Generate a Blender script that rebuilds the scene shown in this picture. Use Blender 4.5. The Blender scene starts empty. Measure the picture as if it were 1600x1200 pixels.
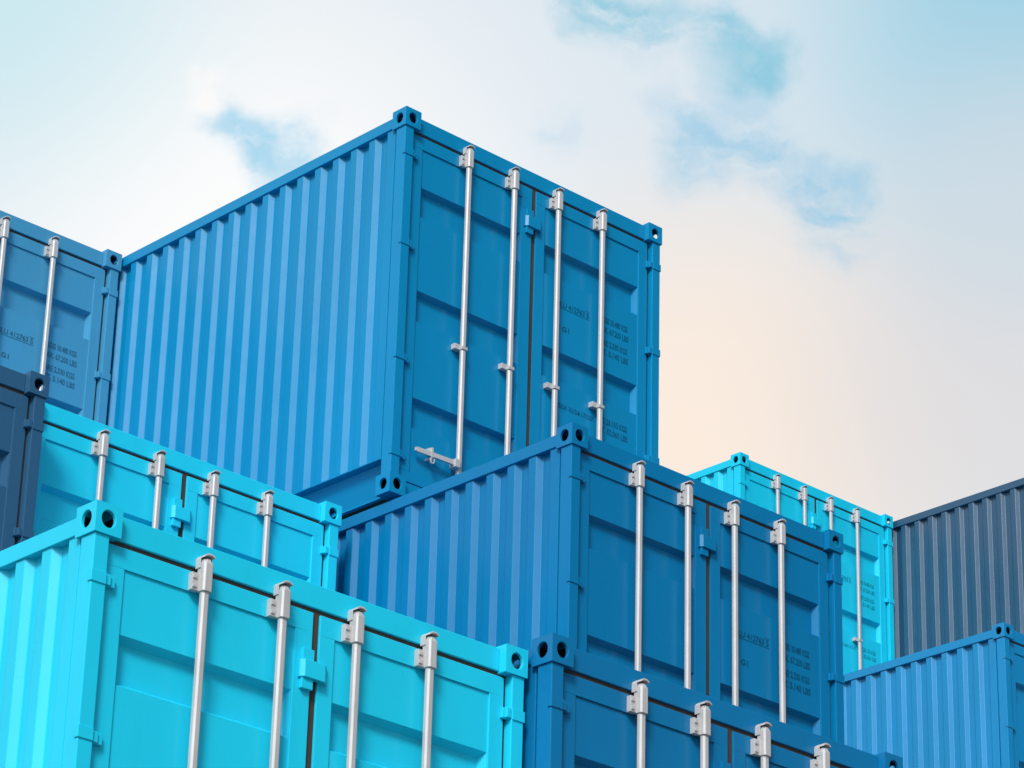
import bpy, math, random
from mathutils import Vector, Matrix
random.seed(4)
scene = bpy.context.scene
C = scene.collection

# ------------------------------------------------------------------ camera
cam_data = bpy.data.cameras.new("camera")
cam = bpy.data.objects.new("camera", cam_data)
C.objects.link(cam)
scene.camera = cam
cam_data.sensor_width = 36.0
cam_data.lens = 36.0 * 5063.8 / 1600.0
cam_data.clip_start = 0.5
cam_data.clip_end = 5000.0
R = Matrix(((0.724973925508595, -0.6883004563030091, 0.025598616867021),
            (-0.30451964193193815, -0.2869660357394004, 0.9082501208420415),
            (-0.6178030390100708, -0.6662529370928221, -0.41764391190266787)))
CAM_Z = 3.35                      # camera height above the yard
cam.matrix_world = Matrix.Translation((0, 0, CAM_Z)) @ R.transposed().to_4x4()

# ------------------------------------------------------------------ light
SUN_AZ = math.radians(235)        # compass style: 0 = +Y, clockwise; so the sun is behind-left of the camera
SUN_EL = math.radians(38)
sun_dir = Vector((math.sin(SUN_AZ) * math.cos(SUN_EL), math.cos(SUN_AZ) * math.cos(SUN_EL), math.sin(SUN_EL)))
sd = bpy.data.lights.new("sun", 'SUN')
sd.energy = 2.9
sd.angle = math.radians(14)
sd.color = (1.0, 0.975, 0.94)
sun = bpy.data.objects.new("sun", sd)
sun.rotation_euler = (-sun_dir).to_track_quat('-Z', 'Y').to_euler()
C.objects.link(sun)

world = bpy.data.worlds.new("World")
scene.world = world
world.use_nodes = True
wt = world.node_tree
for n in list(wt.nodes):
    wt.nodes.remove(n)
def wn(kind, **kw):
    n = wt.nodes.new(kind)
    for k, v in kw.items():
        setattr(n, k, v)
    return n
def lk(a, b):
    wt.links.new(a, b)
out = wn('ShaderNodeOutputWorld')
bg_sky = wn('ShaderNodeBackground')
bg_cloud = wn('ShaderNodeBackground')
sky = wn('ShaderNodeTexSky')
sky.sky_type = 'NISHITA'
sky.sun_disc = False
sky.sun_elevation = SUN_EL
sky.sun_rotation = SUN_AZ
sky.altitude = 50
bg_sky.inputs['Strength'].default_value = 0.06
lk(sky.outputs[0], bg_sky.inputs['Color'])
tc = wn('ShaderNodeTexCoord')
D = tc.outputs['Generated']
# warped direction for soft cloud edges
nz = wn('ShaderNodeTexNoise')
nz.inputs['Scale'].default_value = 34.0
nz.inputs['Detail'].default_value = 4.0
nz.inputs['Roughness'].default_value = 0.55
nz.inputs['Distortion'].default_value = 0.0
lk(D, nz.inputs['Vector'])
sb = wn('ShaderNodeVectorMath', operation='SUBTRACT')
lk(nz.outputs['Color'], sb.inputs[0]); sb.inputs[1].default_value = (.5, .5, .5)
sc_ = wn('ShaderNodeVectorMath', operation='SCALE')
lk(sb.outputs[0], sc_.inputs[0]); sc_.inputs['Scale'].default_value = 0.034
ad = wn('ShaderNodeVectorMath', operation='ADD')
lk(D, ad.inputs[0]); lk(sc_.outputs[0], ad.inputs[1])
WD = ad.outputs[0]
def lobe(src, centre, radius, power=1.0):
    s = wn('ShaderNodeVectorMath', operation='DISTANCE')
    lk(src, s.inputs[0]); s.inputs[1].default_value = centre
    m = wn('ShaderNodeMapRange')
    m.interpolation_type = 'SMOOTHERSTEP'
    m.inputs['From Min'].default_value = 0.0
    m.inputs['From Max'].default_value = radius
    m.inputs['To Min'].default_value = power
    m.inputs['To Max'].default_value = 0.0
    lk(s.outputs['Value'], m.inputs['Value'])
    return m.outputs[0]
def mixc(fac, a, b):
    m = wn('ShaderNodeMix', data_type='RGBA')
    lk(fac, m.inputs[0])
    if isinstance(a, tuple): m.inputs[6].default_value = (*a, 1)
    else: lk(a, m.inputs[6])
    if isinstance(b, tuple): m.inputs[7].default_value = (*b, 1)
    else: lk(b, m.inputs[7])
    return m.outputs[2]
def lin(r, g, b):
    return tuple(((v / 255 + .055) / 1.055) ** 2.4 if v > 10 else v / 255 / 12.92 for v in (r, g, b))
col = mixc(lobe(D, (.5357, .70, .44), .16), lin(222, 232, 240), lin(253, 253, 253))       # bright bank above the low boxes
for c, r, p, rgb in [((.6770, .6180, .3990), .13, .75, lin(248, 232, 220)),
                     ((.656, .6330, .4040), .105, .75, lin(254, 237, 221)),                # warm glow low between the stacks
                     ((.72, .55, .42), .11, .8, lin(222, 220, 222)),
                     ((.6871, .5096, .5213), .125, .95, lin(158, 209, 229)),               # clearer blue, upper right
                     ((.705, .530, .468), .075, .7, lin(210, 220, 228)),
                     ((.4483, .727, .5213), .115, .75, lin(195, 232, 240))]:
    col = mixc(lobe(D, c, r, p), col, rgb)
streak = wn('ShaderNodeTexNoise')
streak.inputs['Scale'].default_value = 30.0
streak.inputs['Detail'].default_value = 6.0
streak.inputs['Roughness'].default_value = .6
stm = wn('ShaderNodeMapping'); stm.inputs['Scale'].default_value = (1, 1, 2.2)
lk(WD, stm.inputs['Vector']); lk(stm.outputs[0], streak.inputs['Vector'])
sr = wn('ShaderNodeMapRange')
sr.inputs['From Min'].default_value = .36; sr.inputs['From Max'].default_value = .58
sr.inputs['To Min'].default_value = .15; sr.inputs['To Max'].default_value = .85
lk(streak.outputs['Fac'], sr.inputs['Value'])
def gap(c, r, p, rgb):
    global col
    m = wn('ShaderNodeMath', operation='MULTIPLY')
    lk(lobe(WD, c, r, p), m.inputs[0]); lk(sr.outputs[0], m.inputs[1])
    m.use_clamp = True
    col = mixc(m.outputs[0], col, rgb)
for c, r, p, rgb in [((0.5953, 0.6136, 0.5187), 0.0188, 1.00, lin(112, 194, 220)),
                     ((0.6069, 0.6056, 0.5147), 0.0188, 1.10, lin(112, 194, 220)),
                     ((0.6157, 0.5937, 0.5181), 0.0168, 0.60, lin(112, 194, 220)),
                     ((0.6276, 0.5834, 0.5155), 0.0158, 0.75, lin(112, 194, 220)),
                     ((0.6385, 0.5798, 0.5062), 0.0148, 0.90, lin(112, 194, 220)),
                     ((0.6271, 0.5883, 0.5105), 0.0178, 0.35, lin(112, 194, 220)),
                     ((0.6258, 0.606, 0.4911), 0.0178, 0.60, lin(142, 200, 230)),
                     ((0.635, 0.6053, 0.48), 0.0217, 0.75, lin(142, 200, 230)),
                     ((0.6407, 0.5931, 0.4876), 0.0257, 0.75, lin(142, 200, 230)),
                     ((0.6511, 0.5881, 0.4798), 0.0198, 0.60, lin(142, 200, 230)),
                     ((0.6637, 0.5811, 0.471), 0.0188, 0.90, lin(142, 200, 230)),
                     ((0.6713, 0.5815, 0.4596), 0.0198, 0.70, lin(142, 200, 230)),
                     ((0.6691, 0.5729, 0.4733), 0.0138, 0.60, lin(142, 200, 230)),
                     ((0.6015, 0.6317, 0.489), 0.0119, 0.30, lin(142, 200, 230)),
                     ((0.5221, 0.699, 0.4887), 0.0119, 0.75, lin(158, 212, 238)),
                     ((0.5286, 0.6974, 0.484), 0.0138, 0.85, lin(158, 212, 238)),
                     ((0.5356, 0.6947, 0.4801), 0.0168, 0.90, lin(158, 212, 238)),
                     ((0.5429, 0.6882, 0.4812), 0.0168, 0.90, lin(158, 212, 238)),
                     ((0.5441, 0.6921, 0.4743), 0.0198, 0.60, lin(158, 212, 238)),
                     ((0.5497, 0.6853, 0.4777), 0.0119, 0.50, lin(158, 212, 238))]:
    gap(c, r, p, rgb)
col = mixc(lobe(WD, (0.518, 0.6999, 0.4918), .011, .9), col, lin(255, 252, 250))     # bright tip of the small cloud
lk(col, bg_cloud.inputs['Color'])
# brightness of the cloud layer: brighter towards the veiled sun
dt = wn('ShaderNodeVectorMath', operation='DOT_PRODUCT')
lk(D, dt.inputs[0]); dt.inputs[1].default_value = sun_dir
pw = wn('ShaderNodeMapRange'); pw.interpolation_type = 'SMOOTHSTEP'
pw.inputs['From Min'].default_value = .45; pw.inputs['From Max'].default_value = 1.0
pw.inputs['To Min'].default_value = 1.0; pw.inputs['To Max'].default_value = 2.5
lk(dt.outputs['Value'], pw.inputs['Value'])
lk(pw.outputs[0], bg_cloud.inputs['Strength'])
# cloud cover: closed over the view and round the sun, broken elsewhere
cn = wn('ShaderNodeTexNoise'); cn.inputs['Scale'].default_value = 2.2; cn.inputs['Detail'].default_value = 5
lk(D, cn.inputs['Vector'])
cr = wn('ShaderNodeMapRange'); cr.inputs['From Min'].default_value = .60; cr.inputs['From Max'].default_value = .80
lk(cn.outputs['Fac'], cr.inputs['Value'])
mx = wn('ShaderNodeMath', operation='MAXIMUM')
lk(cr.outputs[0], mx.inputs[0]); lk(lobe(D, (.62, .66, .45), .75, 2.2), mx.inputs[1])
mx2 = wn('ShaderNodeMath', operation='MAXIMUM'); mx2.use_clamp = True
lk(mx.outputs[0], mx2.inputs[0]); lk(lobe(D, tuple(sun_dir), .95, 1.6), mx2.inputs[1])
ms = wn('ShaderNodeMixShader')
mx3 = wn('ShaderNodeMath', operation='MAXIMUM'); mx3.use_clamp = True
lk(mx2.outputs[0], mx3.inputs[0]); lk(lobe(D, (-.58, .70, .42), .70, .8), mx3.inputs[1])
lk(mx3.outputs[0], ms.inputs[0]); lk(bg_sky.outputs[0], ms.inputs[1]); lk(bg_cloud.outputs[0], ms.inputs[2])
lk(ms.outputs[0], out.inputs['Surface'])

scene.view_settings.view_transform = 'Standard'
scene.view_settings.look = 'None'
scene.view_settings.exposure = 0.0
scene.view_settings.gamma = 1.0
scene.render.engine = 'CYCLES'
scene.cycles.max_bounces = 6

# ------------------------------------------------------------------ materials
def material(name, rgb, rough=.5, spec=.3, metal=0.0, vary=.06, rough_vary=.10, scale=1.3, grime=0.0, grime_rgb=(.1, .08, .06)):
    m = bpy.data.materials.new(name)
    m.use_nodes = True
    t = m.node_tree
    b = t.nodes['Principled BSDF']
    b.inputs['Metallic'].default_value = metal
    b.inputs['Specular IOR Level'].default_value = spec
    co = t.nodes.new('ShaderNodeTexCoord')
    mp = t.nodes.new('ShaderNodeMapping')
    mp.inputs['Scale'].default_value = (1, 1, .45)
    t.links.new(co.outputs['Object'], mp.inputs['Vector'])
    n = t.nodes.new('ShaderNodeTexNoise')
    n.inputs['Scale'].default_value = scale; n.inputs['Detail'].default_value = 6; n.inputs['Roughness'].default_value = .6
    t.links.new(mp.outputs[0], n.inputs['Vector'])
    mr = t.nodes.new('ShaderNodeMapRange')
    mr.inputs['From Min'].default_value = .3; mr.inputs['From Max'].default_value = .7
    mr.inputs['To Min'].default_value = 1 - vary; mr.inputs['To Max'].default_value = 1 + vary
    t.links.new(n.outputs['Fac'], mr.inputs['Value'])
    hs = t.nodes.new('ShaderNodeHueSaturation')
    hs.inputs['Color'].default_value = (*rgb, 1)
    t.links.new(mr.outputs[0], hs.inputs['Value'])
    src = hs.outputs[0]
    if grime:
        g = t.nodes.new('ShaderNodeTexNoise')
        g.inputs['Scale'].default_value = 7; g.inputs['Detail'].default_value = 8; g.inputs['Roughness'].default_value = .75
        gm = t.nodes.new('ShaderNodeMapping'); gm.inputs['Scale'].default_value = (1.4, 1.4, .22)
        t.links.new(co.outputs['Object'], gm.inputs['Vector']); t.links.new(gm.outputs[0], g.inputs['Vector'])
        gr = t.nodes.new('ShaderNodeMapRange')
        gr.inputs['From Min'].default_value = .56; gr.inputs['From Max'].default_value = .74
        gr.inputs['To Max'].default_value = grime
        t.links.new(g.outputs['Fac'], gr.inputs['Value'])
        mix = t.nodes.new('ShaderNodeMix'); mix.data_type = 'RGBA'
        t.links.new(gr.outputs[0], mix.inputs[0]); t.links.new(src, mix.inputs[6])
        mix.inputs[7].default_value = (*grime_rgb, 1)
        src = mix.outputs[2]
    t.links.new(src, b.inputs['Base Color'])
    rr = t.nodes.new('ShaderNodeMapRange')
    rr.inputs['To Min'].default_value = max(.05, rough - rough_vary); rr.inputs['To Max'].default_value = min(1, rough + rough_vary)
    t.links.new(n.outputs['Fac'], rr.inputs['Value'])
    t.links.new(rr.outputs[0], b.inputs['Roughness'])
    # faint waviness of pressed sheet metal
    n2 = t.nodes.new('ShaderNodeTexNoise'); n2.inputs['Scale'].default_value = 3.2; n2.inputs['Detail'].default_value = 2
    t.links.new(co.outputs['Object'], n2.inputs['Vector'])
    bp = t.nodes.new('ShaderNodeBump'); bp.inputs['Strength'].default_value = .25; bp.inputs['Distance'].default_value = .012
    t.links.new(n2.outputs['Fac'], bp.inputs['Height'])
    t.links.new(bp.outputs[0], b.inputs['Normal'])
    return m

def paint(name, rgb, spec=.32):
    return material(name, rgb, rough=.30, spec=spec, vary=.05, grime=.10, grime_rgb=tuple(min(1, v * .6 + .03) for v in rgb))

MAIN_BLUE = (.001, .225, .450)
DEEP_BLUE = (.0, .172, .380)
PALE_BLUE = (.058, .285, .48)  # paler, greyer base colour than the other blues
CYAN = (.012, .580, .80)
SLATE = (.026, .098, .19)
STEEL = material('galvanised_steel', (.50, .485, .48), rough=.40, spec=.45, metal=.1, vary=.08, scale=9, grime=.12, grime_rgb=(.4, .36, .32))
RUBBER = material('gasket_rubber', (.055, .045, .038), rough=.7, spec=.2, vary=.2, scale=5)
CAVITY_SHADE = material('casting_bare_shaded', (.018, .016, .015), rough=.85, spec=.15, vary=.3, scale=8)  # bare inside of castings, its colour darkened to stand in for hole shade
PLY = material('plywood_floor', (.25, .17, .1), rough=.8, spec=.2)

# ------------------------------------------------------------------ mesh helpers
class MB:
    def __init__(self):
        self.v = []; self.f = []
    def face(self, pts):
        b = len(self.v)
        self.v += [tuple(p) for p in pts]
        self.f.append(tuple(range(b, b + len(pts))))
    def box(self, x0, x1, y0, y1, z0, z1):
        if x0 > x1: x0, x1 = x1, x0
        if y0 > y1: y0, y1 = y1, y0
        if z0 > z1: z0, z1 = z1, z0
        b = len(self.v)
        self.v += [(x0, y0, z0), (x1, y0, z0), (x1, y1, z0), (x0, y1, z0), (x0, y0, z1), (x1, y0, z1), (x1, y1, z1), (x0, y1, z1)]
        for q in ((0, 3, 2, 1), (4, 5, 6, 7), (0, 1, 5, 4), (1, 2, 6, 5), (2, 3, 7, 6), (3, 0, 4, 7)):
            self.f.append(tuple(b + i for i in q))
        return self
    def loft(self, rings, cap=True, closed=True):
        b = len(self.v); n = len(rings[0])
        for r in rings: self.v += [tuple(p) for p in r]
        for i in range(len(rings) - 1):
            for j in range(n if closed else n - 1):
                k = (j + 1) % n
                self.f.append((b + i * n + j, b + i * n + k, b + (i + 1) * n + k, b + (i + 1) * n + j))
        if cap:
            self.f.append(tuple(b + j for j in reversed(range(n))))
            self.f.append(tuple(b + (len(rings) - 1) * n + j for j in range(n)))
        return self
    def prism(self, pts, axis, a0, a1):
        def P(p, a):
            return {'x': (a, p[0], p[1]), 'y': (p[0], a, p[1]), 'z': (p[0], p[1], a)}[axis]
        return self.loft([[P(p, a0) for p in pts], [P(p, a1) for p in pts]])
    def mirror_x(self, xm):
        self.v = [(xm - x, y, z) for x, y, z in self.v]
        self.f = [tuple(reversed(q)) for q in self.f]
        return self
    def build(self, name, mat, parent=None, bevel=0.0, smooth=False, kind=None):
        me = bpy.data.meshes.new(name)
        me.from_pydata(self.v, [], self.f)
        me.materials.append(mat)
        me.validate()
        import bmesh
        bm = bmesh.new(); bm.from_mesh(me)
        bmesh.ops.remove_doubles(bm, verts=bm.verts, dist=1e-5)
        bmesh.ops.recalc_face_normals(bm, faces=bm.faces)
        bm.to_mesh(me); bm.free()
        o = bpy.data.objects.new(name, me)
        C.objects.link(o)
        if parent: o.parent = parent
        if smooth:
            for p in me.polygons: p.use_smooth = True
        if bevel:
            md = o.modifiers.new('edge', 'BEVEL'); md.width = bevel; md.segments = 2
            md.limit_method = 'ANGLE'; md.angle_limit = math.radians(40)
        return o

W, L = 2.438, 6.058
CW, CL, CH = .135, .137, .134

def casting_mb(px, py, pz, sx, sy, sz):
    """hollow corner block: outer faces at x=px, y=py, z=pz; body runs inwards by sx,sy,sz signs; holes in the three outer faces"""
    m = MB()
    N = 24
    def plate(u_len, v_len, r, place, hu, hv):
        # plate with a round hole, then the wall of the hole going inwards
        ring = []; ring2 = []; outer = []
        cu, cv = hu, hv
        for i in range(N):
            a = 2 * math.pi * (i + .5) / N
            c, s = math.cos(a), math.sin(a)
            ring.append(place(cu + r * c, cv + r * 1.08 * s, 0))
            ring2.append(place(cu + r * c, cv + r * 1.08 * s, .016))
            t = min(((u_len - cu) if c > 0 else cu) / abs(c) if abs(c) > 1e-6 else 9, ((v_len - cv) if s > 0 else cv) / abs(s) if abs(s) > 1e-6 else 9)
            outer.append((cu + t * c, cv + t * s))
        O = [place(u, v, 0) for u, v in outer]
        for i in range(N):
            j = (i + 1) % N
            m.face([O[i], O[j], ring[j], ring[i]])
            m.face([ring[i], ring[j], ring2[j], ring2[i]])
            # corner filler where the outline turns a corner
            (u0, v0), (u1, v1) = outer[i], outer[j]
            if abs(u0 - u1) > 1e-6 and abs(v0 - v1) > 1e-6:
                cu_ = u_len if max(u0, u1) > u_len - 1e-6 else 0.0
                cv_ = v_len if max(v0, v1) > v_len - 1e-6 else 0.0
                m.face([O[i], place(cu_, cv_, 0), O[j]])
    plate(CW, CH, .035, lambda u, v, d: (px + sx * u, py + sy * d, pz + sz * v), .066, .067)
    plate(CL, CH, .035, lambda u, v, d: (px + sx * d, py + sy * u, pz + sz * v), .068, .067)
    m.face([(px, py, pz), (px + sx * CW, py, pz), (px + sx * CW, py + sy * CL, pz), (px, py + sy * CL, pz)])
    X, Y, Z = px + sx * CW, py + sy * CL, pz + sz * CH
    cav = MB()  # dark sheets just inside the painted walls, shade put into their colour
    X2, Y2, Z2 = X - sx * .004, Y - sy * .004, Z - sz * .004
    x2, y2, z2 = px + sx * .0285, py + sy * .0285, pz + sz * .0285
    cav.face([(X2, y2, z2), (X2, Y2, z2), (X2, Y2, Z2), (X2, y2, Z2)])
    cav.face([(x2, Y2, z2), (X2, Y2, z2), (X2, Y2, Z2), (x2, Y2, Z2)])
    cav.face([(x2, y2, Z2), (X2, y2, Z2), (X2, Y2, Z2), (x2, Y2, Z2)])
    m.face([(X, py, pz), (X, Y, pz), (X, Y, Z), (X, py, Z)])
    m.face([(px, Y, pz), (X, Y, pz), (X, Y, Z), (px, Y, Z)])
    m.face([(px, py, Z), (X, py, Z), (X, Y, Z), (px, Y, Z)])
    return m, cav

RUN, DEP, FLAT = .029, .035, .064
PITCH = .187
def corrugation2(y0, y1, x_out):
    # outer flats end (far side) on .210 + k*PITCH; seen from the door end each outer flat is followed (towards the door) by a slope going in
    prof = [(y0, x_out)]
    k = 0
    while .210 + (k + 1) * PITCH < y1 - .03:
        far = .210 + k * PITCH
        nxt = far + PITCH - FLAT
        prof += [(far, x_out), (far + RUN, x_out + DEP), (nxt - RUN, x_out + DEP), (nxt, x_out)]
        k += 1
    prof.append((y1, x_out))
    return prof

def text_mesh(body, size, name):
    cu = bpy.data.curves.new(name, 'FONT')
    cu.body = body; cu.size = size; cu.resolution_u = 3
    cu.offset = size * .028
    ob = bpy.data.objects.new(name, cu)
    C.objects.link(ob)
    dg = bpy.context.evaluated_depsgraph_get(); dg.update()
    me = bpy.data.meshes.new_from_object(ob.evaluated_get(dg))
    C.objects.unlink(ob); bpy.data.objects.remove(ob)
    return me

def lettering(lines, mat, parent, y, name='stencil_lettering'):
    """all the stencilled words of one block: (text, x, z, cap height, x stretch)"""
    m = MB()
    for body, x, z, hgt, w in lines:
        me = text_mesh(body, hgt / .70, name)
        xs = [v.co.x for v in me.vertices]
        k = w / max(xs)
        b = len(m.v)
        m.v += [(x + v.co.x * k, y, z + v.co.y) for v in me.vertices]
        m.f += [tuple(b + i for i in p.vertices) for p in me.polygons]
        bpy.data.meshes.remove(me)
    return m.build(name, mat, parent)

ROD_X = (.584, 1.007, 1.425, 1.851)
ROD_Y = .008
DOOR_Y = .045

def door_leaf(root, x0, x1, ox0, ox1, zb, mat, text_mat, left, top=-.147):
    m = MB()
    ot, ob = -.238, zb + .07
    d0, d1 = DOOR_Y, DOOR_Y + .05
    m.box(x0, x1, d0, d1, ot, top)
    m.box(x0, x1, d0, d1, zb, ob)
    m.box(x0, ox0, d0, d1, ob, ot)
    m.box(ox1, x1, d0, d1, ob, ot)
    door = m.build('door', mat, root, bevel=.003)
    # pressed sheet inside the frame
    s = MB()
    ys, yi, run = DOOR_Y + .009, DOOR_Y + .051, .024
    recs = [(-.518, -.735), (-1.277, -1.500), (-2.043, -2.255)]
    z = ot + .002
    a, b = ox0 - .002, ox1 + .002
    for zt, zl in recs:
        s.face([(a, ys, z), (b, ys, z), (b, ys, zt), (a, ys, zt)])
        o_ = [(a + .002, ys, zt), (b - .002, ys, zt), (b - .002, ys, zl), (a + .002, ys, zl)]
        i_ = [(a + run, yi, zt - run), (b - run, yi, zt - run), (b - run, yi, zl + run), (a + run, yi, zl + run)]
        for k in range(4):
            s.face([o_[k], o_[(k + 1) % 4], i_[(k + 1) % 4], i_[k]])
        s.face(i_)
        s.face([(a, ys, zt), (a + .002, ys, zt), (a + .002, ys, zl), (a, ys, zl)])
        s.face([(b - .002, ys, zt), (b, ys, zt), (b, ys, zl), (b - .002, ys, zl)])
        z = zl
    s.face([(a, ys, z), (b, ys, z), (b, ys, ob - .002), (a, ys, ob - .002)])
    s.build('door_panel', mat, door)
    # hinges on the outer stile
    for zc in (-.318, -.988, -1.808, -2.484):
        h = MB()
        if left:
            h.box(.060, .140, .024, .045, zc - .026, zc + .024)
            h.box(.088, .112, .014, .046, zc - .024, zc + .022)
        else:
            h.box(W - .125, W - .075, .024, .0445, zc - .026, zc + .024)
            h.box(W - .112, W - .086, .008, .046, zc - .024, zc + .022)
        h.build('hinge', mat, door, bevel=.003)
    if not left:
        for body, x, z, hgt, w in [("GROSS 30.480 KGS", 1.868, -.905, .042, .286), ("MAX. 67.200 LBS", 1.868, -.980, .042, .294),
                                   ("TARE 2.330 KGS", 1.868, -1.078, .042, .286), ("WT. 5.140 LBS", 1.868, -1.150, .042, .294),
                                   ("NET 28.150 KGS", 1.868, -1.665, .042, .290), ("WT. 62.060 LBS", 1.868, -1.735, .042, .298)]:
            lettering([(body, x, z, hgt, w)], text_mat, door, ys - .0015, 'weight_line')
        for body, x, z, hgt, w in [("TBLU 412763 5", 1.440, -.930, .038, .338), ("22 G1", 1.440, -1.110, .036, .150),
                                   ("CU.CAP.  33.2 CU.M. 1.172 CU.FT.", 1.500, -1.685, .032, .345)]:
            lettering([(body, x, z, hgt, w)], text_mat, door, ys - .0015, 'code_line')
        u = MB()
        for zz, xa, xb in ((-.944, 1.500, 1.785),):
            u.face([(xa, ys - .0012, zz), (xb, ys - .0012, zz), (xb, ys - .0012, zz + .005), (xa, ys - .0012, zz + .005)])
        u.face([(1.737, ys - .0010, -.886), (1.785, ys - .0010, -.886), (1.785, ys - .0010, -.882), (1.737, ys - .0010, -.882)])
        u.build('underline', text_mat, door)
    return door

def locking_rod(root, i, zb):
    x, y = ROD_X[i], ROD_Y
    m = MB()
    r = .0190; ry = .0165; c = .0085
    octo = [(x - r, y - ry + c), (x - r + c, y - ry), (x + r - c, y - ry), (x + r, y - ry + c), (x + r, y + ry - c), (x + r - c, y + ry), (x - r + c, y + ry), (x - r, y + ry - c)]
    m.loft([[(px, py, z) for px, py in octo] for z in (zb + .05, -.095)])
    rod = m.build('locking_rod', STEEL, root, bevel=.002)
    # sleeve with header cam at the top, plate bolted to the door beside it
    for zt, zl, sgn in ((-.100, -.240, 1), (zb + .175, zb + .045, -1)):
        k = MB(); r2 = .0250; c2 = .008
        def oc(rr, cc, z, dy=0):
            return [(x - rr, y - rr + cc + dy, z), (x - rr + cc, y - rr + dy, z), (x + rr - cc, y - rr + dy, z), (x + rr, y - rr + cc + dy, z), (x + rr, y + rr, z), (x - rr, y + rr, z)]
        z_a, z_b = max(zt, zl), min(zt, zl)
        k.loft([oc(r2, c2, z_b), oc(r2, c2, z_a - .018), oc(r2 - .007, c2, z_a)])
        k.build('cam_sleeve', STEEL, rod, bevel=.002)
        p = MB()
        p.box(x - .062, x - .022, .016, DOOR_Y - .001, z_b + .002 + (0 if sgn > 0 else .03), z_b + .080 + (0 if sgn > 0 else .03))
        p.box(x - .060, x - .040, .010, .017, z_b + .012, z_b + .028)
        p.box(x - .060, x - .040, .010, .017, z_b + .052, z_b + .068)
        p.build('bearing_plate', STEEL, rod, bevel=.002)
    q = MB()
    q.prism([(x - .028, -.092), (x - .024, -.082), (x - .008, -.072), (x + .012, -.072), (x + .028, -.080), (x + .028, -.088), (x + .012, -.080), (x - .008, -.082)], 'y', -.016, DOOR_Y - .001)
    q.box(x + .0255, x + .030, .006, DOOR_Y - .001, -.135, -.088)
    q.box(x - .030, x - .0255, .010, DOOR_Y - .001, -.135, -.090)
    q.build('cam_keeper', STEEL, rod, bevel=.0015)
    b = MB()
    b.box(x - .066, x - .020, .012, DOOR_Y + .008, -1.598, -1.560)
    b.box(x - .0235, x + .0235, y - .0225, DOOR_Y + .008, -1.598, -1.575)
    b.build('rod_bracket', STEEL, rod, bevel=.002)
    # handle folded against the door
    s = -1 if i < 2 else 1
    hz = -2.420
    h = MB()
    ln = .372 if i in (0, 3) else .30
    yy = -.006
    def sec(t, hh, th, zc, yc):
        px = x + s * t
        return [(px, yc - th, zc - hh), (px, yc - th, zc + hh), (px, yc + th, zc + hh), (px, yc + th, zc - hh)]
    h.loft([sec(.0, .020, .012, hz, yy), sec(.05, .020, .010, hz, yy), sec(.08, .017, .010, hz, yy), sec(.20, .016, .009, hz + .003, .002), sec(ln - .02, .017, .007, hz + .006, .012), sec(ln, .011, .006, hz + .006, .014)])
    hd = h.build('handle', STEEL, rod, bevel=.002)
    kk = MB()
    kk.box(x + s * .020, x + s * .062, -.030, .030, hz - .030, hz + .026)
    kk.build('handle_hub', STEEL, rod, bevel=.003)
    ct = MB()
    cxp = x + s * .238
    ct.box(cxp - .014, cxp + .014, .010, DOOR_Y + .008, hz + .028, hz + .050)
    ct.box(cxp - .007, cxp + .007, -.006, .012, hz - .020, hz + .050)
    ring = []
    for j in range(13):
        a = math.radians(-200 + 220 * j / 12)
        ring.append((cxp + .015 * math.cos(a), -.004, hz - .036 + .024 * math.sin(a)))
    rr = []
    for (px_, py_, pz_) in ring:
        rr.append([(px_, py_ - .006, pz_ - .004), (px_, py_ + .006, pz_ - .004), (px_ + .002, py_ + .006, pz_ + .004), (px_ + .002, py_ - .006, pz_ + .004)])
    ct.loft(rr)
    ct.box(cxp - .012, cxp + .012, .004, DOOR_Y + .008, hz - .030, hz - .018)
    ct.build('handle_catch', STEEL, rod, bevel=.001)
    return rod

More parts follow.
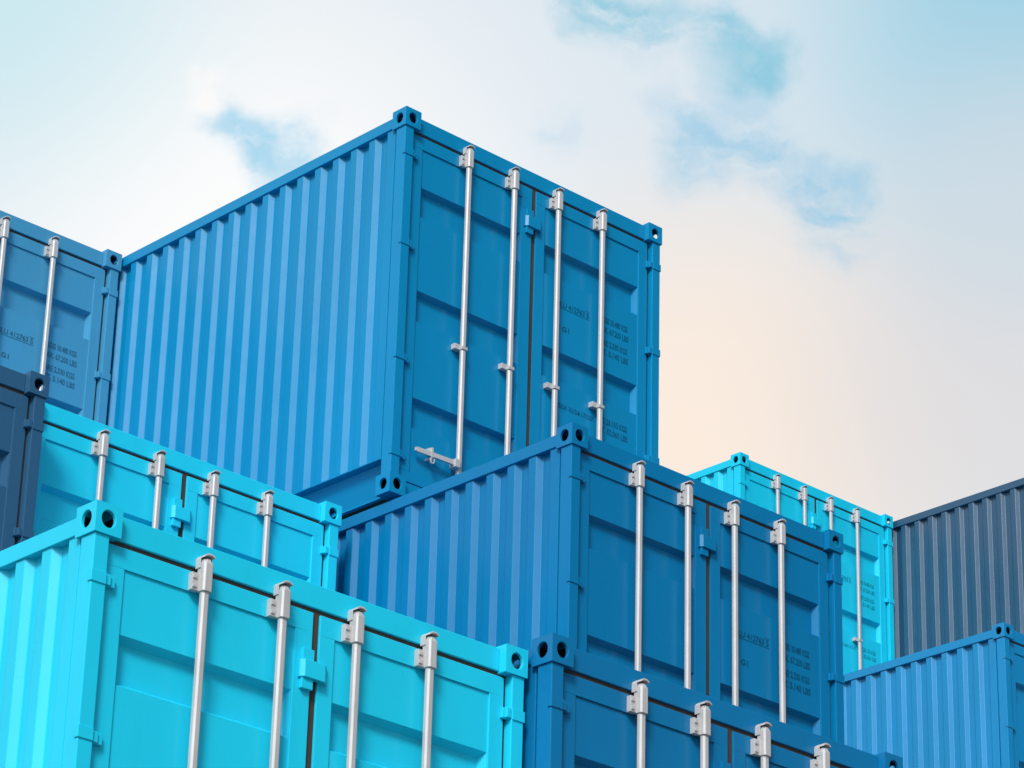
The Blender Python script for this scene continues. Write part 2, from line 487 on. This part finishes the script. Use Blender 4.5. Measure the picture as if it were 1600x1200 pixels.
def container(pos, label, group, rgb, h, spec=.32, name='shipping_container', length=L):
    root = bpy.data.objects.new(name, None)
    root.empty_display_size = .5
    C.objects.link(root)
    x, y, z = pos
    root.location = (x, y, z + CAM_Z - h)       # empty at the base corner
    root['label'] = label; root['category'] = 'shipping container'; root['group'] = group
    mat = paint('paint', rgb, spec)
    tmat = material('stencil_ink', tuple(v * .48 for v in rgb), rough=.6, spec=.2, vary=.2, scale=14)
    n0 = len(C.objects)
    made = set(o.name for o in C.objects)
    Lg = length
    BOT = -h
    for sx in (0, 1):
        for sy in (0, 1):
            for sz in (0, 1):
                cm, cav = casting_mb(W * sx, Lg * sy, BOT * sz, 1 - 2 * sx, 1 - 2 * sy, -1 + 2 * sz)
                cast = cm.build('corner_casting', mat, root, bevel=.004)
                cav.build('casting_cavity_shade', CAVITY_SHADE, cast)
    ct, cb = -CH + .0005, BOT + CH - .0005
    for sx in (0, 1):
        def X(v): return v if sx == 0 else W - v
        # front posts: front flange and side flange, with the little lifting-step cuts at the hinges
        p = MB()
        p.prism([(X(.010), .010), (X(.084), .010), (X(.084), .060), (X(.030), .060), (X(.030), .105), (X(.010), .105)], 'z', cb, ct)
        post = p.build('corner_post', mat, root, bevel=.004)
        for zc in (-.295, -.960, -1.782, -2.458):
            g = MB()
            g.box(X(.006), X(.081), .0045, .012, zc - .052, zc)
            g.box(X(.0045), X(.012), .007, .030, zc - .052, zc)
            g.build('post_pad', mat, post, bevel=.0015)
        g = MB()
        g.box(X(.0845), X(.1025), .058, .068, BOT + .13, -.126)
        g.build('door_gasket', RUBBER, root)
        p = MB()
        p.box(X(.012), X(.12), Lg - .012, Lg - .10, cb, ct)
        p.build('corner_post', mat, root, bevel=.004)
        # rails
        r = MB()
        r.box(X(.014), X(.075), CL, Lg - CL, -.112, -.034)
        r.build('top_side_rail', mat, root, bevel=.003)
        r = MB()
        zt_ = -2.516 - (h - 2.775)
        r.loft([[(X(.080), yy_, zt_), (X(.15), yy_, zt_), (X(.15), yy_, BOT + .045), (X(.135), yy_, BOT + .045)] for yy_ in (CL - .03, Lg - CL)])
        r.box(X(.116), X(.134), CL, Lg - CL, BOT + .044, BOT + .054)
        r.box(X(.022), X(.088), .107, Lg - .107, zt_ + .0005, zt_ + .010)
        r.build('bottom_side_rail', mat, root, bevel=.002)
        # corrugated side
        prof = corrugation2(.128, Lg - .128, .024)
        s = MB()
        ztop, zbot = -.100, -2.507 - (h - 2.775)
        b = len(s.v)
        for (yy, xx) in prof:
            s.v.append((X(xx), yy, ztop)); s.v.append((X(xx), yy, zbot)); s.v.append((X(.070), yy, zbot))
        for i in range(len(prof) - 1):
            s.f.append((b + 3 * i, b + 3 * i + 3, b + 3 * i + 4, b + 3 * i + 1))
            s.f.append((b + 3 * i + 1, b + 3 * i + 4, b + 3 * i + 5, b + 3 * i + 2))
        s.face([(X(.024), .128, ztop), (X(.075), .128, ztop), (X(.075), .128, zbot), (X(.024), .128, zbot)])
        s.face([(X(.030), .1055, ztop), (X(.075), .1055, ztop), (X(.075), .1055, zbot), (X(.030), .1055, zbot)][:4])
        s.face([(X(.045), .105, ztop), (X(.045), .129, ztop), (X(.045), .129, zbot), (X(.045), .105, zbot)])
        s.build('side_panel', mat, root, bevel=.004)
    # door end: header, sill, gaskets
    m = MB().box(CW + .0005, W - CW - .0005, .045, .12, -.124, -.014)
    m.build('door_header', mat, root, bevel=.004)
    m = MB().box(CW + .0005, W - CW - .0005, .040, .12, BOT + .012, BOT + .120)
    m.build('door_sill', mat, root, bevel=.004)
    g = MB()
    g.box(.087, W - .087, .058, .080, -.146, -.1245)
    g.box(1.2075, 1.2465, .056, .075, BOT + .13, -.1465)
    g.box(.103, W - .103, .058, .080, BOT + .1205, BOT + .1295)
    g.build('door_gasket', RUBBER, root)
    d1 = door_leaf(root, .103, 1.207, .197, 1.112, BOT + .13, mat, tmat, True)
    k = MB()
    k.box(1.145, 1.2065, .024, .0445, -.505, -.325)
    k.prism([(1.135, .030), (1.150, .012), (1.262, .012), (1.290, .036), (1.290, .044), (1.135, .044)], 'z', -.457, -.378)
    k.build('overlap_lug', mat, d1, bevel=.002)
    door_leaf(root, 1.247, W - .103, 1.333, 2.249, BOT + .13, mat, tmat, False)
    for i in range(4):
        locking_rod(root, i, BOT + .03)
    # roof, floor, closed end
    r = MB()
    zs = [(-.020, .0), (-.045, .0)]
    prof = []
    yy = .13
    while yy < Lg - .3:
        prof += [(yy, -.022), (yy + .09, -.022), (yy + .11, -.042), (yy + .19, -.042)]
        yy += .21
    prof.append((Lg - .12, -.022))
    for i in range(len(prof) - 1):
        (a, za), (b_, zb_) = prof[i], prof[i + 1]
        r.face([(.060, a, za), (W - .060, a, za), (W - .060, b_, zb_), (.060, b_, zb_)])
    r.build('roof', mat, root)
    MB().box(.17, W - .17, .14, Lg - .14, BOT + .10, BOT + .13).build('floor', PLY, root)
    e = MB()
    n = 9
    for i in range(n):
        x0 = .12 + (W - .24) * i / n; w_ = (W - .24) / n
        pts = [(x0, Lg - .03), (x0 + w_ * .35, Lg - .03), (x0 + w_ * .5, Lg - .065), (x0 + w_ * .85, Lg - .065), (x0 + w_, Lg - .03)]
        for (xa, ya), (xb, yb) in zip(pts, pts[1:]):
            e.face([(xa, ya, BOT + .12), (xb, yb, BOT + .12), (xb, yb, -.10), (xa, ya, -.10)])
    e.build('end_panel', mat, root)
    MB().box(CW + .0005, W - CW - .0005, Lg - .09, Lg - .012, -.12, -.014).build('end_header', mat, root, bevel=.004)
    MB().box(CW + .0005, W - CW - .0005, Lg - .09, Lg - .012, BOT + .012, BOT + .125).build('end_sill', mat, root, bevel=.004)
    for o in list(C.objects):
        if o.name not in made and o.parent is root:
            o.location.z += h
    return root

# ------------------------------------------------------------------ the stacks
GB, GC, GS = 'blue shipping containers in the stacks', 'cyan shipping containers in the stacks', 'slate blue shipping containers in the stacks'
A = Vector((12.2260, 14.2901, 10.6502))
container(A, "mid blue container highest against the sky, with a folded silver handle showing on its doors", GB, MAIN_BLUE, 2.772)
container((12.2603, 12.6836, 7.870), "deep blue container just below the topmost one, its upper left corner block covering its doors", GB, DEEP_BLUE, 2.785)
container((9.5522, 9.9826, 5.1175), "blue container cut off by the bottom edge, right beside the large cyan one", GB, (.003, .165, .37), 2.785)
container((7.0940, 10.1203, 5.0575), "large bright cyan container nearest the camera, filling the lower left corner", GC, CYAN, 2.785)
container((9.6590, 14.5891, 7.8134), "bright cyan container behind the nearest cyan one, below the corrugated side of the topmost box", GC, (.014, .600, .83), 2.690)
container((9.7789, 17.3785, 10.6212), "pale greyish blue container at the left edge, its doors meeting the topmost box's corrugated side", GB, PALE_BLUE, 2.800)
container((7.1997, 14.3243, 7.7998), "dull slate container at the left edge with only its right post and corner block showing", GS, SLATE, 2.740)
container((22.7940, 21.0575, 13.5180), "small distant cyan container standing against the pale sky right of the deep blue one", GC, (.006, .56, .78), 2.865)
container((25.2640, 18.7275, 13.5246), "dark slate container at the right edge showing only its corrugated side and sloping top rail", GS, (.020, .078, .145), 2.785, .80)
container((22.5127, 17.4906, 10.6478), "bright blue container in the lower right corner, mostly its corrugated side showing", GB, (.0, .225, .49), 2.785, .60)

# ------------------------------------------------------------------ the yard
g = MB()
g.face([(-1500, -1500, 0), (1500, -1500, 0), (1500, 1500, 0), (-1500, 1500, 0)])
yard = g.build('ground', material('yard_concrete', (.22, .21, .20), rough=.9, spec=.2, vary=.15, scale=.4))
yard['kind'] = 'structure'
